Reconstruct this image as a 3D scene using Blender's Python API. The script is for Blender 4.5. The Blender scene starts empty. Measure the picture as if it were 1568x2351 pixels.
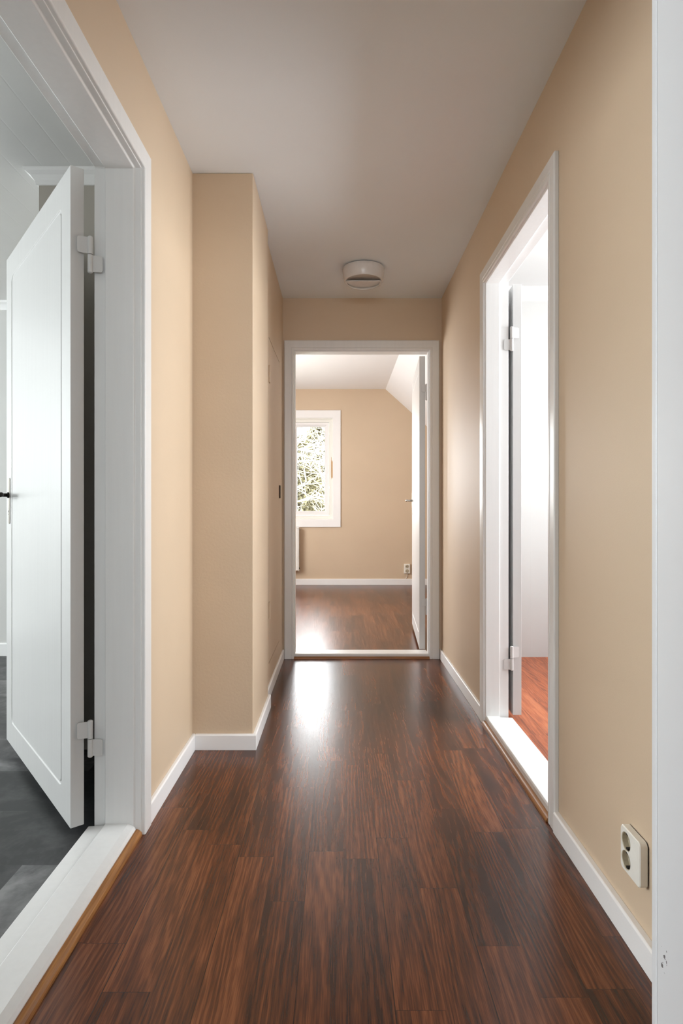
import bpy, bmesh, math, random
from mathutils import Vector, Matrix

S = bpy.context.scene
C = S.collection

# ------------------------------------------------------------------ camera, light, exposure
F_PX = 1380.0
cam_d = bpy.data.cameras.new('camera')
cam_d.sensor_fit = 'VERTICAL'
cam_d.sensor_height = 36.0
cam_d.lens = 36.0 * F_PX / 2351.0
cam_d.shift_x = 4.0 / 2351.0
cam_d.shift_y = -10.5 / 2351.0
cam_d.clip_start = 0.02
cam = bpy.data.objects.new('camera', cam_d)
C.objects.link(cam)
cam.location = (0, 0, 0.994)
cam.rotation_euler = (math.pi / 2, 0, 0)
S.camera = cam

S.view_settings.view_transform = 'Standard'
S.view_settings.look = 'None'
S.view_settings.gamma = 1.0
S.view_settings.use_curve_mapping = False
S.view_settings.exposure = 0.37

w = bpy.data.worlds.new('overcast_sky')
S.world = w
w.use_nodes = True
bg = w.node_tree.nodes['Background']
bg.inputs['Color'].default_value = (0.93, 0.97, 1.0, 1)
bg.inputs['Strength'].default_value = 30.0


def area(name, loc, rot, sx, sy, radiance, col=(1, 1, 1)):
    l = bpy.data.lights.new(name, 'AREA')
    l.shape = 'RECTANGLE'
    l.size, l.size_y = sx, sy
    l.energy = radiance * sx * sy * math.pi
    l.color = col
    o = bpy.data.objects.new(name, l)
    C.objects.link(o)
    o.location = loc
    o.rotation_euler = rot
    return o


H = math.pi / 2
# area lamps standing in for daylight, one in each unseen window, tuned per room
area('daylight_right_room', (2.30, 2.55, 1.60), (0, H, 0), 1.1, 1.6, 14.5, (0.93, 0.97, 1.0))
area('daylight_left_room', (-6.00, 2.25, 1.55), (0, -H, 0), 1.4, 2.6, 15.5, (0.92, 0.98, 1.0))
area('daylight_far_room', (-1.70, 5.55, 1.30), (0, -H, 0), 1.0, 1.7, 11.5, (1.0, 1.0, 1.0))
area('daylight_rear_room', (0.0, -2.20, 1.50), (-H, 0, math.pi), 2.2, 1.3, 7.0, (0.90, 0.96, 1.0))

cy = S.cycles
cy.use_denoising = True
cy.max_bounces = 14
cy.diffuse_bounces = 9
cy.glossy_bounces = 5
cy.transmission_bounces = 6
cy.transparent_max_bounces = 12
cy.sample_clamp_indirect = 4.0
cy.denoising_prefilter = 'ACCURATE'
cy.use_adaptive_sampling = False
cy.caustics_reflective = False
cy.caustics_refractive = False

# sky portal in the garden window of the far room
portal = area('sky_portal', (-0.64, 7.80, 1.49), (-H, 0, 0), 1.1, 1.3, 1.0)
portal.data.cycles.is_portal = True

# ------------------------------------------------------------------ materials


class NT:
    def __init__(self, name):
        self.m = bpy.data.materials.new(name)
        self.m.use_nodes = True
        self.t = self.m.node_tree
        self.b = self.t.nodes['Principled BSDF']

    def n(self, typ, **kw):
        nd = self.t.nodes.new(typ)
        for k, v in kw.items():
            setattr(nd, k, v)
        return nd

    def link(self, a, b):
        self.t.links.new(a, b)

    def val(self, x, sock):
        if isinstance(x, (int, float)):
            sock.default_value = x
        else:
            self.link(x, sock)

    def math(self, op, a, b=0.0, c=0.0):
        nd = self.n('ShaderNodeMath', operation=op)
        self.val(a, nd.inputs[0])
        self.val(b, nd.inputs[1])
        self.val(c, nd.inputs[2])
        return nd.outputs[0]

    def comb(self, x, y, z):
        nd = self.n('ShaderNodeCombineXYZ')
        self.val(x, nd.inputs[0])
        self.val(y, nd.inputs[1])
        self.val(z, nd.inputs[2])
        return nd.outputs[0]

    def pos(self):
        nd = self.n('ShaderNodeNewGeometry')
        sp = self.n('ShaderNodeSeparateXYZ')
        self.link(nd.outputs['Position'], sp.inputs[0])
        return nd.outputs['Position'], sp.outputs[0], sp.outputs[1], sp.outputs[2]

    def noise(self, vec, scale=5.0, detail=3.0, rough=0.5, dist=0.0):
        nd = self.n('ShaderNodeTexNoise')
        self.link(vec, nd.inputs['Vector'])
        nd.inputs['Scale'].default_value = scale
        nd.inputs['Detail'].default_value = detail
        nd.inputs['Roughness'].default_value = rough
        nd.inputs['Distortion'].default_value = dist
        return nd.outputs['Fac']

    def ramp(self, fac, stops):
        nd = self.n('ShaderNodeValToRGB')
        el = nd.color_ramp.elements
        while len(el) < len(stops):
            el.new(0.5)
        for e, (p, c) in zip(el, stops):
            e.position = p
            e.color = (c[0], c[1], c[2], 1)
        self.link(fac, nd.inputs[0])
        return nd.outputs[0]

    def mix(self, fac, a, b, typ='MIX'):
        nd = self.n('ShaderNodeMix', data_type='RGBA', blend_type=typ)
        self.val(fac, nd.inputs[0])
        for x, s in ((a, nd.inputs[6]), (b, nd.inputs[7])):
            if isinstance(x, tuple):
                s.default_value = (x[0], x[1], x[2], 1)
            else:
                self.link(x, s)
        return nd.outputs[2]

    def bump(self, h, strength=0.1, dist=0.002):
        nd = self.n('ShaderNodeBump')
        nd.inputs['Strength'].default_value = strength
        nd.inputs['Distance'].default_value = dist
        self.link(h, nd.inputs['Height'])
        self.link(nd.outputs[0], self.b.inputs['Normal'])


def paint(name, col, rough=0.5, var=0.03, nscale=3.0, bscale=220.0, bstr=0.12, spec=0.5, bdist=0.001):
    N = NT(name)
    p, x, y, z = N.pos()
    f = N.noise(p, nscale, 3)
    lo = tuple(c * (1 - var) for c in col)
    hi = tuple(min(1, c * (1 + var)) for c in col)
    N.link(N.ramp(f, [(0.3, lo), (0.7, hi)]), N.b.inputs['Base Color'])
    N.b.inputs['Roughness'].default_value = rough
    N.b.inputs['Specular IOR Level'].default_value = spec
    N.bump(N.noise(p, bscale, 2), bstr, bdist)
    return N.m


def brushed(name, col, rough=0.33):
    # brush-painted woodwork: long faint strokes and small lumps
    N = NT(name)
    p, x, y, z = N.pos()
    v = N.comb(N.math('MULTIPLY', x, 60), N.math('MULTIPLY', y, 60), N.math('MULTIPLY', z, 3.0))
    f = N.noise(v, 1.0, 3)
    f2 = N.noise(p, 45.0, 3)
    h = N.math('ADD', f, N.math('MULTIPLY', f2, 0.7))
    lo = tuple(c * 0.97 for c in col)
    N.link(N.ramp(f, [(0.3, lo), (0.7, col)]), N.b.inputs['Base Color'])
    N.b.inputs['Roughness'].default_value = rough
    N.bump(h, 0.10, 0.002)
    return N.m


def plain(name, col, rough=0.4, metal=0.0, spec=0.5):
    N = NT(name)
    p, x, y, z = N.pos()
    f = N.noise(p, 30.0, 2)
    N.link(N.ramp(f, [(0.3, tuple(c * 0.94 for c in col)), (0.7, col)]), N.b.inputs['Base Color'])
    N.b.inputs['Roughness'].default_value = rough
    N.b.inputs['Metallic'].default_value = metal
    N.b.inputs['Specular IOR Level'].default_value = spec
    return N.m


def laminate(name, dark, mid, light, strip=0.0995, off=0.0102, length=0.62, rough=0.27):
    N = NT(name)
    p, x, y, z = N.pos()
    xs = N.math('DIVIDE', N.math('SUBTRACT', x, off), strip)
    col = N.math('FLOOR', xs)
    fx = N.math('FRACT', xs)
    wn = N.n('ShaderNodeTexWhiteNoise', noise_dimensions='1D')
    N.link(col, wn.inputs['W'])
    yo = N.math('ADD', N.math('DIVIDE', y, length), N.math('MULTIPLY', wn.outputs['Value'], 7.31))
    row = N.math('FLOOR', yo)
    fy = N.math('FRACT', yo)
    wn2 = N.n('ShaderNodeTexWhiteNoise', noise_dimensions='2D')
    N.link(N.comb(col, row, 0), wn2.inputs['Vector'])
    r = wn2.outputs['Value']
    sp = N.n('ShaderNodeSeparateColor')
    N.link(wn2.outputs['Color'], sp.inputs[0])
    r2 = sp.outputs[1]
    # contour lines of a stretched noise field: cathedral grain
    gx = N.math('ADD', N.math('MULTIPLY', x, 9.0), N.math('MULTIPLY', r, 37.0))
    gy = N.math('ADD', N.math('MULTIPLY', y, 0.75), N.math('MULTIPLY', r2, 53.0))
    base = N.noise(N.comb(gx, gy, N.math('MULTIPLY', r, 11.0)), 1.0, 1.0, 0.4, 0.0)
    wob = N.noise(N.comb(N.math('MULTIPLY', x, 70), N.math('MULTIPLY', y, 9), r), 1.0, 2.0)
    ph = N.math('ADD', N.math('ADD', N.math('MULTIPLY', x, N.math('MULTIPLY_ADD', r2, 260.0, 170.0)), N.math('MULTIPLY', base, 70.0)), N.math('MULTIPLY', wob, 7.0))
    ring = N.math('MULTIPLY_ADD', N.math('SINE', ph), 0.5, 0.5)
    ring = N.math('POWER', ring, 1.6)
    fib = N.noise(N.comb(N.math('MULTIPLY', x, 420), N.math('MULTIPLY', y, 14), N.math('MULTIPLY', r, 9)), 1.0, 3.0)
    blot = N.noise(N.comb(N.math('MULTIPLY', x, 30), N.math('MULTIPLY', y, 2.2), N.math('MULTIPLY', r2, 21)), 1.0, 3.0)
    t = N.math('ADD', N.math('MULTIPLY', ring, 0.15), N.math('MULTIPLY', fib, 0.56))
    t = N.math('ADD', t, N.math('MULTIPLY', blot, 0.62))
    t = N.math('ADD', t, N.math('MULTIPLY', N.math('SUBTRACT', r, 0.5), 0.20))
    t = N.math('SUBTRACT', t, 0.18)
    c = N.ramp(t, [(0.27, dark), (0.50, mid), (0.76, light)])
    # seams: fine at every strip and board end, deeper at every second strip edge
    half = N.math('FRACT', N.math('MULTIPLY', N.math('ADD', xs, 1.0), 0.5))
    dplank = N.math('MINIMUM', half, N.math('SUBTRACT', 1.0, half))
    seam_p = N.math('LESS_THAN', dplank, 0.0055)
    dend = N.math('MINIMUM', fy, N.math('SUBTRACT', 1.0, fy))
    seam_e = N.math('LESS_THAN', dend, 0.0014)
    seam = N.math('MAXIMUM', N.math('MULTIPLY', seam_p, 0.75), N.math('MULTIPLY', seam_e, 0.45))
    c = N.mix(seam, c, tuple(k * 0.25 for k in dark))
    N.link(c, N.b.inputs['Base Color'])
    N.b.inputs['Roughness'].default_value = rough
    h = N.math('SUBTRACT', N.math('MULTIPLY', N.math('ADD', fib, N.math('MULTIPLY', ring, 0.3)), 0.5), N.math('MULTIPLY', seam, 1.0))
    N.bump(h, 0.10, 0.0009)
    return N.m


def slate(name):
    N = NT(name)
    p, x, y, z = N.pos()
    ys = N.math('DIVIDE', N.math('SUBTRACT', y, 0.18), 0.298)
    row = N.math('FLOOR', ys)
    fy = N.math('FRACT', ys)
    xs = N.math('ADD', N.math('DIVIDE', x, 0.596), N.math('MULTIPLY', row, 0.37))
    col = N.math('FLOOR', xs)
    fx = N.math('FRACT', xs)
    wn = N.n('ShaderNodeTexWhiteNoise', noise_dimensions='2D')
    N.link(N.comb(col, row, 0), wn.inputs['Vector'])
    r = wn.outputs['Value']
    v = N.comb(N.math('ADD', x, N.math('MULTIPLY', r, 17)), N.math('ADD', y, N.math('MULTIPLY', r, 29)), 0)
    a = N.noise(v, 5.0, 6, 0.62, 0.6)
    b = N.noise(v, 28.0, 4, 0.6)
    t = N.math('ADD', N.math('MULTIPLY', a, 0.75), N.math('MULTIPLY', b, 0.25))
    t = N.math('ADD', t, N.math('MULTIPLY', N.math('SUBTRACT', r, 0.5), 0.34))
    c = N.ramp(t, [(0.30, (0.022, 0.023, 0.024)), (0.5, (0.072, 0.072, 0.074)), (0.72, (0.21, 0.21, 0.21))])
    d = N.math('MINIMUM', fy, N.math('SUBTRACT', 1.0, fy))
    N.link(c, N.b.inputs['Base Color'])
    N.b.inputs['Roughness'].default_value = 0.5
    N.bump(N.math('SUBTRACT', a, N.math('MULTIPLY', N.math('LESS_THAN', d, 0.004), 0.6)), 0.2, 0.001)
    return N.m


def grooved(name, col, pitch, axis, rough=0.5, depth=0.3):
    # painted boards with fine V-joints along the other axis
    N = NT(name)
    p, x, y, z = N.pos()
    a = {'x': x, 'y': y, 'z': z}[axis]
    fr = N.math('FRACT', N.math('DIVIDE', a, pitch))
    d = N.math('MINIMUM', fr, N.math('SUBTRACT', 1.0, fr))
    g = N.math('SMOOTH_MIN', N.math('DIVIDE', d, 0.03), 1.0, 0.2)
    f = N.noise(p, 4.0, 3)
    N.link(N.ramp(f, [(0.3, tuple(c * 0.97 for c in col)), (0.7, col)]), N.b.inputs['Base Color'])
    N.b.inputs['Roughness'].default_value = rough
    N.bump(N.math('ADD', g, N.math('MULTIPLY', N.noise(p, 150.0, 2), 0.12)), depth, 0.001)
    return N.m


def oak(name, dark, light, axis='y'):
    N = NT(name)
    p, x, y, z = N.pos()
    k = {'x': (5, 160, 160), 'y': (160, 5, 160)}[axis]
    v = N.comb(N.math('MULTIPLY', x, k[0]), N.math('MULTIPLY', y, k[1]), N.math('MULTIPLY', z, k[2]))
    f = N.noise(v, 1.0, 4)
    N.link(N.ramp(f, [(0.3, dark), (0.7, light)]), N.b.inputs['Base Color'])
    N.b.inputs['Roughness'].default_value = 0.35
    N.bump(f, 0.2, 0.001)
    return N.m


BEIGE = paint('beige_wall_paint', (0.60, 0.472, 0.338), 0.55, 0.025, 2.0, 260.0, 0.16)
PLASTER = paint('beige_painted_plaster', (0.60, 0.472, 0.338), 0.55, 0.03, 3.0, 95.0, 0.30, bdist=0.002)
CEIL = paint('ceiling_paint', (0.76, 0.81, 0.86), 0.6, 0.02, 1.5, 300.0, 0.10)
WHITE = brushed('white_gloss_woodwork', (0.74, 0.74, 0.73), 0.30)
WHITE_DOOR = brushed('white_door_paint', (0.60, 0.595, 0.585), 0.33)
WHITE_BASE = paint('white_skirting_paint', (0.84, 0.84, 0.84), 0.35, 0.01)
ROOMWHITE = paint('white_room_paint', (0.50, 0.495, 0.485), 0.55, 0.02)
LEFTWALL = paint('pale_grey_room_paint', (0.58, 0.58, 0.565), 0.55, 0.02)
SHADEWALL = paint('shade_darkened_wall_paint', (0.42, 0.39, 0.345), 0.6, 0.02)  # left room wall white, darkened and browned for shade behind the door
BOARD_CEIL = grooved('white_board_ceiling_paint', (0.68, 0.68, 0.67), 0.12, 'x', 0.5, 0.25)
BOARD_WALL = grooved('white_board_wall_paint', (0.47, 0.465, 0.45), 0.115, 'x', 0.5, 0.12)
FARCEIL = paint('bright_white_ceiling_paint', (0.86, 0.86, 0.86), 0.6, 0.01)
LAMINATE = laminate('dark_walnut_laminate', (0.032, 0.0115, 0.0065), (0.102, 0.0300, 0.0105), (0.215, 0.072, 0.027))
LIT_LAMINATE = laminate('lit_laminate', (0.17, 0.038, 0.012), (0.36, 0.090, 0.028), (0.50, 0.16, 0.06), rough=0.4)  # hall laminate again, with the right room's stronger light in its redder colour
SLATE = slate('grey_slate_vinyl')
OAK = oak('varnished_oak_y', (0.20, 0.075, 0.018), (0.42, 0.19, 0.055), 'y')
OAKX = oak('varnished_oak_x', (0.16, 0.06, 0.016), (0.34, 0.15, 0.045), 'x')
STEEL = plain('worn_steel', (0.42, 0.39, 0.35), 0.3, 1.0)
DARKMETAL = plain('dark_metal', (0.03, 0.026, 0.022), 0.4, 0.6)
CREAMPLASTIC = plain('cream_plastic', (0.84, 0.83, 0.77), 0.25)
TANPLASTIC = plain('tan_plastic', (0.50, 0.44, 0.32), 0.3)  # darker tan than the cover, used in the socket wells
BLACK = plain('black_hole', (0.012, 0.011, 0.01), 0.6)
LAMPWHITE = plain('lamp_white_enamel', (0.70, 0.68, 0.66), 0.25)
LAMPDISH = plain('lamp_opal_glass', (0.66, 0.64, 0.61), 0.12)
RADWHITE = plain('radiator_enamel', (0.82, 0.81, 0.78), 0.3)
CRACK = plain('dark_crack', (0.05, 0.03, 0.018), 0.8)
BARK = plain('pale_bark', (0.115, 0.105, 0.074), 0.8)
TRUNKBARK = plain('brown_bark', (0.20, 0.14, 0.09), 0.9)
NEEDLES = plain('olive_needles', (0.050, 0.044, 0.016), 0.8)
GRASS = paint('winter_grass', (0.06, 0.057, 0.027), 0.9, 0.3, 1.0)


def window_white():
    # white window paint with one worn amber stain on the right-hand frame
    N = NT('worn_window_paint')
    p, x, y, z = N.pos()
    v = N.comb(N.math('MULTIPLY', x, 70), N.math('MULTIPLY', y, 70), N.math('MULTIPLY', z, 9))
    f = N.noise(v, 1.0, 3)
    dz = N.math('SUBTRACT', 1.0, N.math('MULTIPLY', N.math('ABSOLUTE', N.math('SUBTRACT', z, 1.50)), 4.5))
    dx = N.math('GREATER_THAN', x, -0.112)
    k = N.math('MULTIPLY', N.math('MULTIPLY', dx, N.math('GREATER_THAN', N.math('ADD', dz, f), 0.95)), 0.85)
    c = N.mix(k, (0.80, 0.80, 0.75), (0.48, 0.27, 0.08))
    N.link(c, N.b.inputs['Base Color'])
    N.b.inputs['Roughness'].default_value = 0.35
    return N.m


WINWHITE = window_white()


def chipped():
    # near door post: white paint with a few dark knocks low on the rounded edge
    N = NT('chipped_white_paint')
    p, x, y, z = N.pos()
    f = N.noise(p, 95.0, 3, 0.6)
    big = N.noise(p, 21.0, 1)
    lowz = N.math('MULTIPLY', N.math('GREATER_THAN', z, 0.42), N.math('LESS_THAN', z, 0.51))
    edge = N.math('MULTIPLY', N.math('GREATER_THAN', y, 0.735), N.math('LESS_THAN', y, 0.748))
    k = N.math('MULTIPLY', N.math('MULTIPLY', lowz, edge), N.math('GREATER_THAN', N.math('ADD', f, N.math('MULTIPLY', big, 0.4)), 0.80))
    c = N.mix(k, (0.80, 0.81, 0.82), (0.16, 0.15, 0.15))
    N.link(c, N.b.inputs['Base Color'])
    N.b.inputs['Roughness'].default_value = 0.4
    N.bump(N.noise(p, 40.0, 3), 0.12, 0.002)
    return N.m


CHIPPED = chipped()


def glass():
    m = bpy.data.materials.new('clear_window_glass')
    m.use_nodes = True
    t = m.node_tree
    t.nodes.clear()
    out = t.nodes.new('ShaderNodeOutputMaterial')
    mx = t.nodes.new('ShaderNodeMixShader')
    tr = t.nodes.new('ShaderNodeBsdfTransparent')
    gl = t.nodes.new('ShaderNodeBsdfGlossy')
    fr = t.nodes.new('ShaderNodeFresnel')
    fr.inputs['IOR'].default_value = 1.45
    gl.inputs['Roughness'].default_value = 0.02
    t.links.new(fr.outputs[0], mx.inputs[0])
    t.links.new(tr.outputs[0], mx.inputs[1])
    t.links.new(gl.outputs[0], mx.inputs[2])
    t.links.new(mx.outputs[0], out.inputs[0])
    return m


GLASS = glass()

# ------------------------------------------------------------------ helpers


def tag(o, label=None, cat=None, group=None, kind=None):
    if label:
        o['label'] = label
    if cat:
        o['category'] = cat
    if group:
        o['group'] = group
    if kind:
        o['kind'] = kind
    return o


def world_loc(o):
    v = Vector((0, 0, 0))
    while o is not None:
        v += o.location
        o = o.parent
    return v


def obj(name, bm, mats, parent=None, bevel=0.0, smooth=False, seg=2, pick=None):
    """bm in world coordinates -> ONE mesh object"""
    if not isinstance(mats, (list, tuple)):
        mats = [mats]
    bmesh.ops.recalc_face_normals(bm, faces=bm.faces[:])
    if pick:
        bm.normal_update()
        for f in bm.faces:
            f.material_index = pick(f.calc_center_median(), f.normal)
    if parent is not None:
        bmesh.ops.translate(bm, verts=bm.verts[:], vec=-world_loc(parent))
    me = bpy.data.meshes.new(name)
    bm.to_mesh(me)
    bm.free()
    for m in mats:
        me.materials.append(m)
    if smooth:
        for p in me.polygons:
            p.use_smooth = True
    o = bpy.data.objects.new(name, me)
    C.objects.link(o)
    if parent is not None:
        o.parent = parent
    if bevel > 0:
        md = o.modifiers.new('bevel', 'BEVEL')
        md.width = bevel
        md.segments = seg
        md.limit_method = 'ANGLE'
        md.angle_limit = math.radians(40)
        md.harden_normals = False
    return o


def empty(name, loc):
    o = bpy.data.objects.new(name, None)
    o.empty_display_size = 0.1
    C.objects.link(o)
    o.location = loc
    return o


def box(bm, x0, x1, y0, y1, z0, z1):
    vs = [bm.verts.new((x, y, z)) for x in (x0, x1) for y in (y0, y1) for z in (z0, z1)]
    for q in ((0, 1, 3, 2), (4, 6, 7, 5), (0, 4, 5, 1), (2, 3, 7, 6), (0, 2, 6, 4), (1, 5, 7, 3)):
        bm.faces.new([vs[i] for i in q])
    return vs


def newbox(*a):
    bm = bmesh.new()
    box(bm, *a)
    return bm


def prism(bm, poly, fn, t0, t1):
    """poly: closed 2-D outline; fn(a, b, t) -> 3-D point"""
    A = [bm.verts.new(fn(a, b, t0)) for a, b in poly]
    B = [bm.verts.new(fn(a, b, t1)) for a, b in poly]
    n = len(poly)
    for i in range(n):
        j = (i + 1) % n
        bm.faces.new((A[i], A[j], B[j], B[i]))
    bm.faces.new(A[::-1])
    bm.faces.new(B)


def sweep(bm, profile, axis, u0, u1, z0, z1, closed=False):
    """profile (w, o) swept round an opening; o is outward from the opening, mitred corners"""
    def P(u, w, z):
        return (w, u, z) if axis == 'x' else (u, w, z)
    rows = []
    for wv, o in profile:
        zb = z0 - o if closed else z0
        rows.append([bm.verts.new(P(u, wv, z)) for u, z in ((u0 - o, zb), (u0 - o, z1 + o), (u1 + o, z1 + o), (u1 + o, zb))])
    n = len(rows)
    segs = 4 if closed else 3
    for i in range(n):
        a, b = rows[i], rows[(i + 1) % n]
        for k in range(segs):
            l = (k + 1) % 4
            bm.faces.new((a[k], a[l], b[l], b[k]))
    if not closed:
        bm.faces.new([r[0] for r in rows])
        bm.faces.new([r[3] for r in rows][::-1])


def wall_mesh(axis, w0, w1, u0, u1, z0, z1, holes=()):
    """wall slab with rectangular openings, faces only where they are seen"""
    us = sorted({u0, u1, *[h[0] for h in holes], *[h[1] for h in holes]})
    zs = sorted({z0, z1, *[h[2] for h in holes], *[h[3] for h in holes]})
    us = [u for u in us if u0 <= u <= u1]
    zs = [z for z in zs if z0 <= z <= z1]
    bm = bmesh.new()
    cache = {}

    def V(u, wv, z):
        k = (round(u, 5), round(wv, 5), round(z, 5))
        if k not in cache:
            cache[k] = bm.verts.new((wv, u, z) if axis == 'x' else (u, wv, z))
        return cache[k]

    def solid(i, j):
        if i < 0 or j < 0 or i >= len(us) - 1 or j >= len(zs) - 1:
            return False
        uc, zc = (us[i] + us[i + 1]) / 2, (zs[j] + zs[j + 1]) / 2
        return not any(h[0] < uc < h[1] and h[2] < zc < h[3] for h in holes)
    for i in range(len(us) - 1):
        for j in range(len(zs) - 1):
            if not solid(i, j):
                continue
            a, b, c, d = us[i], us[i + 1], zs[j], zs[j + 1]
            for wv in (w0, w1):
                bm.faces.new([V(a, wv, c), V(b, wv, c), V(b, wv, d), V(a, wv, d)])
            if not solid(i - 1, j):
                bm.faces.new([V(a, w0, c), V(a, w1, c), V(a, w1, d), V(a, w0, d)])
            if not solid(i + 1, j):
                bm.faces.new([V(b, w0, c), V(b, w1, c), V(b, w1, d), V(b, w0, d)])
            if not solid(i, j - 1):
                bm.faces.new([V(a, w0, c), V(b, w0, c), V(b, w1, c), V(a, w1, c)])
            if not solid(i, j + 1):
                bm.faces.new([V(a, w0, d), V(b, w0, d), V(b, w1, d), V(a, w1, d)])
    return bm


def tube(bm, pts, radii, n=8, cap=True):
    pts = [Vector(p) for p in pts]
    rings = []
    for i, p in enumerate(pts):
        d = (pts[min(i + 1, len(pts) - 1)] - pts[max(i - 1, 0)])
        if d.length < 1e-9:
            d = Vector((0, 0, 1))
        d.normalize()
        a = d.orthogonal().normalized() if i == 0 else (rings_a - d * rings_a.dot(d)).normalized()
        rings_a = a
        b = d.cross(a)
        r = radii[i] if isinstance(radii, (list, tuple)) else radii
        rings.append([bm.verts.new(p + (a * math.cos(t) + b * math.sin(t)) * r) for t in [2 * math.pi * k / n for k in range(n)]])
    for A, B in zip(rings, rings[1:]):
        for k in range(n):
            bm.faces.new((A[k], A[(k + 1) % n], B[(k + 1) % n], B[k]))
    if cap:
        bm.faces.new(rings[0][::-1])
        bm.faces.new(rings[-1])


def lathe(bm, prof, cx, cy, n=64, close_top=False):
    rings = []
    for r, z in prof:
        if r < 1e-6:
            rings.append([bm.verts.new((cx, cy, z))])
        else:
            rings.append([bm.verts.new((cx + r * math.cos(2 * math.pi * k / n), cy + r * math.sin(2 * math.pi * k / n), z)) for k in range(n)])
    for A, B in zip(rings, rings[1:]):
        if len(A) == 1 and len(B) == 1:
            continue
        for k in range(n):
            l = (k + 1) % n
            if len(A) == 1:
                bm.faces.new((A[0], B[k], B[l]))
            elif len(B) == 1:
                bm.faces.new((A[k], A[l], B[0]))
            else:
                bm.faces.new((A[k], A[l], B[l], B[k]))


def struct(name, bm, mats, label, cat, parent=None, **kw):
    o = obj(name, bm, mats, parent, **kw)
    tag(o, label, cat, kind='structure')
    return o


# ------------------------------------------------------------------ dimensions
XL, XR = -0.606, 0.670            # hall side faces of the left and right walls
XLB, XRB = -0.747, 0.775          # their room side faces
YB, YBB = 3.954, 4.060            # end wall, hall face and far room face
ZC = 2.370
YN0, YN1 = 0.64, 0.76             # cross wall the picture is taken through

# ------------------------------------------------------------------ floors
struct('floor', newbox(XLB + 0.03, XRB - 0.03, -2.3, YB + 0.05, -0.12, 0.0), LAMINATE,
       'dark brown walnut laminate floor of the narrow hallway', 'floor')
struct('floor_left', newbox(-6.1, XLB + 0.03, YN0, 4.2, -0.12, 0.0), SLATE,
       'grey slate look vinyl tile floor behind the open door on the left', 'floor')
struct('floor_right', newbox(XRB - 0.03, 2.4, YN0, YB + 0.05, -0.12, 0.0), LIT_LAMINATE,
       'laminate floor coloured redder for brighter light, seen through the right doorway', 'floor')
struct('floor_far', newbox(-1.8, 2.0, YB + 0.05, 7.9, -0.12, 0.0), LAMINATE,
       'brown laminate floor of the far room beyond the end doorway', 'floor')

# ------------------------------------------------------------------ ceilings
struct('ceiling', newbox(XLB + 0.02, XRB - 0.02, YN0, YB + 0.05, ZC, ZC + 0.12), CEIL,
       'flat grey white ceiling above the hallway with the round lamp', 'ceiling')
struct('ceiling_left', newbox(-6.1, XLB + 0.02, YN0, 4.2, ZC, ZC + 0.12), BOARD_CEIL,
       'white boarded ceiling of the room behind the left door', 'ceiling')
struct('ceiling_right', newbox(XRB - 0.02, 2.4, YN0, YB + 0.1, 2.455, 2.58), ROOMWHITE,
       'bright white ceiling of the room behind the right doorway', 'ceiling')
bm = bmesh.new()
ridge, kx, kz, zf = 0.587, 1.65, 1.553, 2.51
poly = [(-1.8, zf), (ridge, zf), (kx + 0.15, kz - 0.135), (kx + 0.15, zf + 0.12), (-1.8, zf + 0.12)]
prism(bm, poly, lambda a, b, t: (a, t, b), YB + 0.052, 7.9)
struct('ceiling_far', bm, FARCEIL, 'white ceiling of the far room sloping down on the right under the roof', 'ceiling')
struct('ceiling_rear', newbox(-1.75, 1.75, -2.35, YN0, ZC, ZC + 0.12), CEIL,
       'ceiling of the room behind the near doorway', 'ceiling')

# ------------------------------------------------------------------ walls


def hall_pick(inner):
    return lambda c, n: 0 if inner(c, n) else 1


LO = (0.914, 1.848)               # rough opening, left
RO = (1.867, 2.781)               # rough opening, right
EO = (-0.324, 0.613)              # rough opening, end
struct('wall_left', wall_mesh('x', XLB, XL, YN1, 2.473, 0, ZC, [(LO[0], LO[1], 0, 2.05)]), [BEIGE, SHADEWALL],
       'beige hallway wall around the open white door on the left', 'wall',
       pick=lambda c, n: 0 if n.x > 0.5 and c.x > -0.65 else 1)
struct('wall_right', wall_mesh('x', XR, XRB, YN1, YB, 0, 2.46, [(RO[0], RO[1], 0, 2.05)]), [BEIGE, ROOMWHITE],
       'long beige hallway wall on the right with the white door frame', 'wall',
       pick=lambda c, n: 0 if n.x < -0.5 and c.x < 0.7 else 1)
struct('wall_end', wall_mesh('y', YB, YBB, -1.30, XRB, 0, 2.52, [(EO[0], EO[1], 0, 2.05)]), [BEIGE, BEIGE],
       'beige end wall of the hallway above and around the end doorway', 'wall')
# chimney breast
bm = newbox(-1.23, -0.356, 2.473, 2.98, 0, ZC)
struct('wall_chimney', bm, [PLASTER, SHADEWALL], 'beige plastered chimney breast jutting out on the left', 'wall',
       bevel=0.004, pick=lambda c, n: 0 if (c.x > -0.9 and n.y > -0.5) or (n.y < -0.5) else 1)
# the chimney front is one face in both rooms: cover the left room part with a thin slab coloured for shade
struct('wall_chimney_left', newbox(-1.235, XLB - 0.0005, 2.468, 2.473, 0, ZC), SHADEWALL,
       'wall end coloured dark grey brown for shade, under the cornice behind the left door', 'wall')
# cupboard wall behind it, with the opening for the painted over cupboard door
CO = (3.175, 3.720, 0.167, 1.895)
struct('wall_cupboard', wall_mesh('x', -0.475, -0.375, 2.98, YB, 0, ZC, [CO]), [BEIGE],
       'beige recessed cupboard wall between chimney breast and end doorway', 'wall')
struct('wall_cupboard_back', newbox(-1.23, -1.13, 2.98, YB, 0, ZC), SHADEWALL, 'back wall of the cupboard', 'wall')
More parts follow.
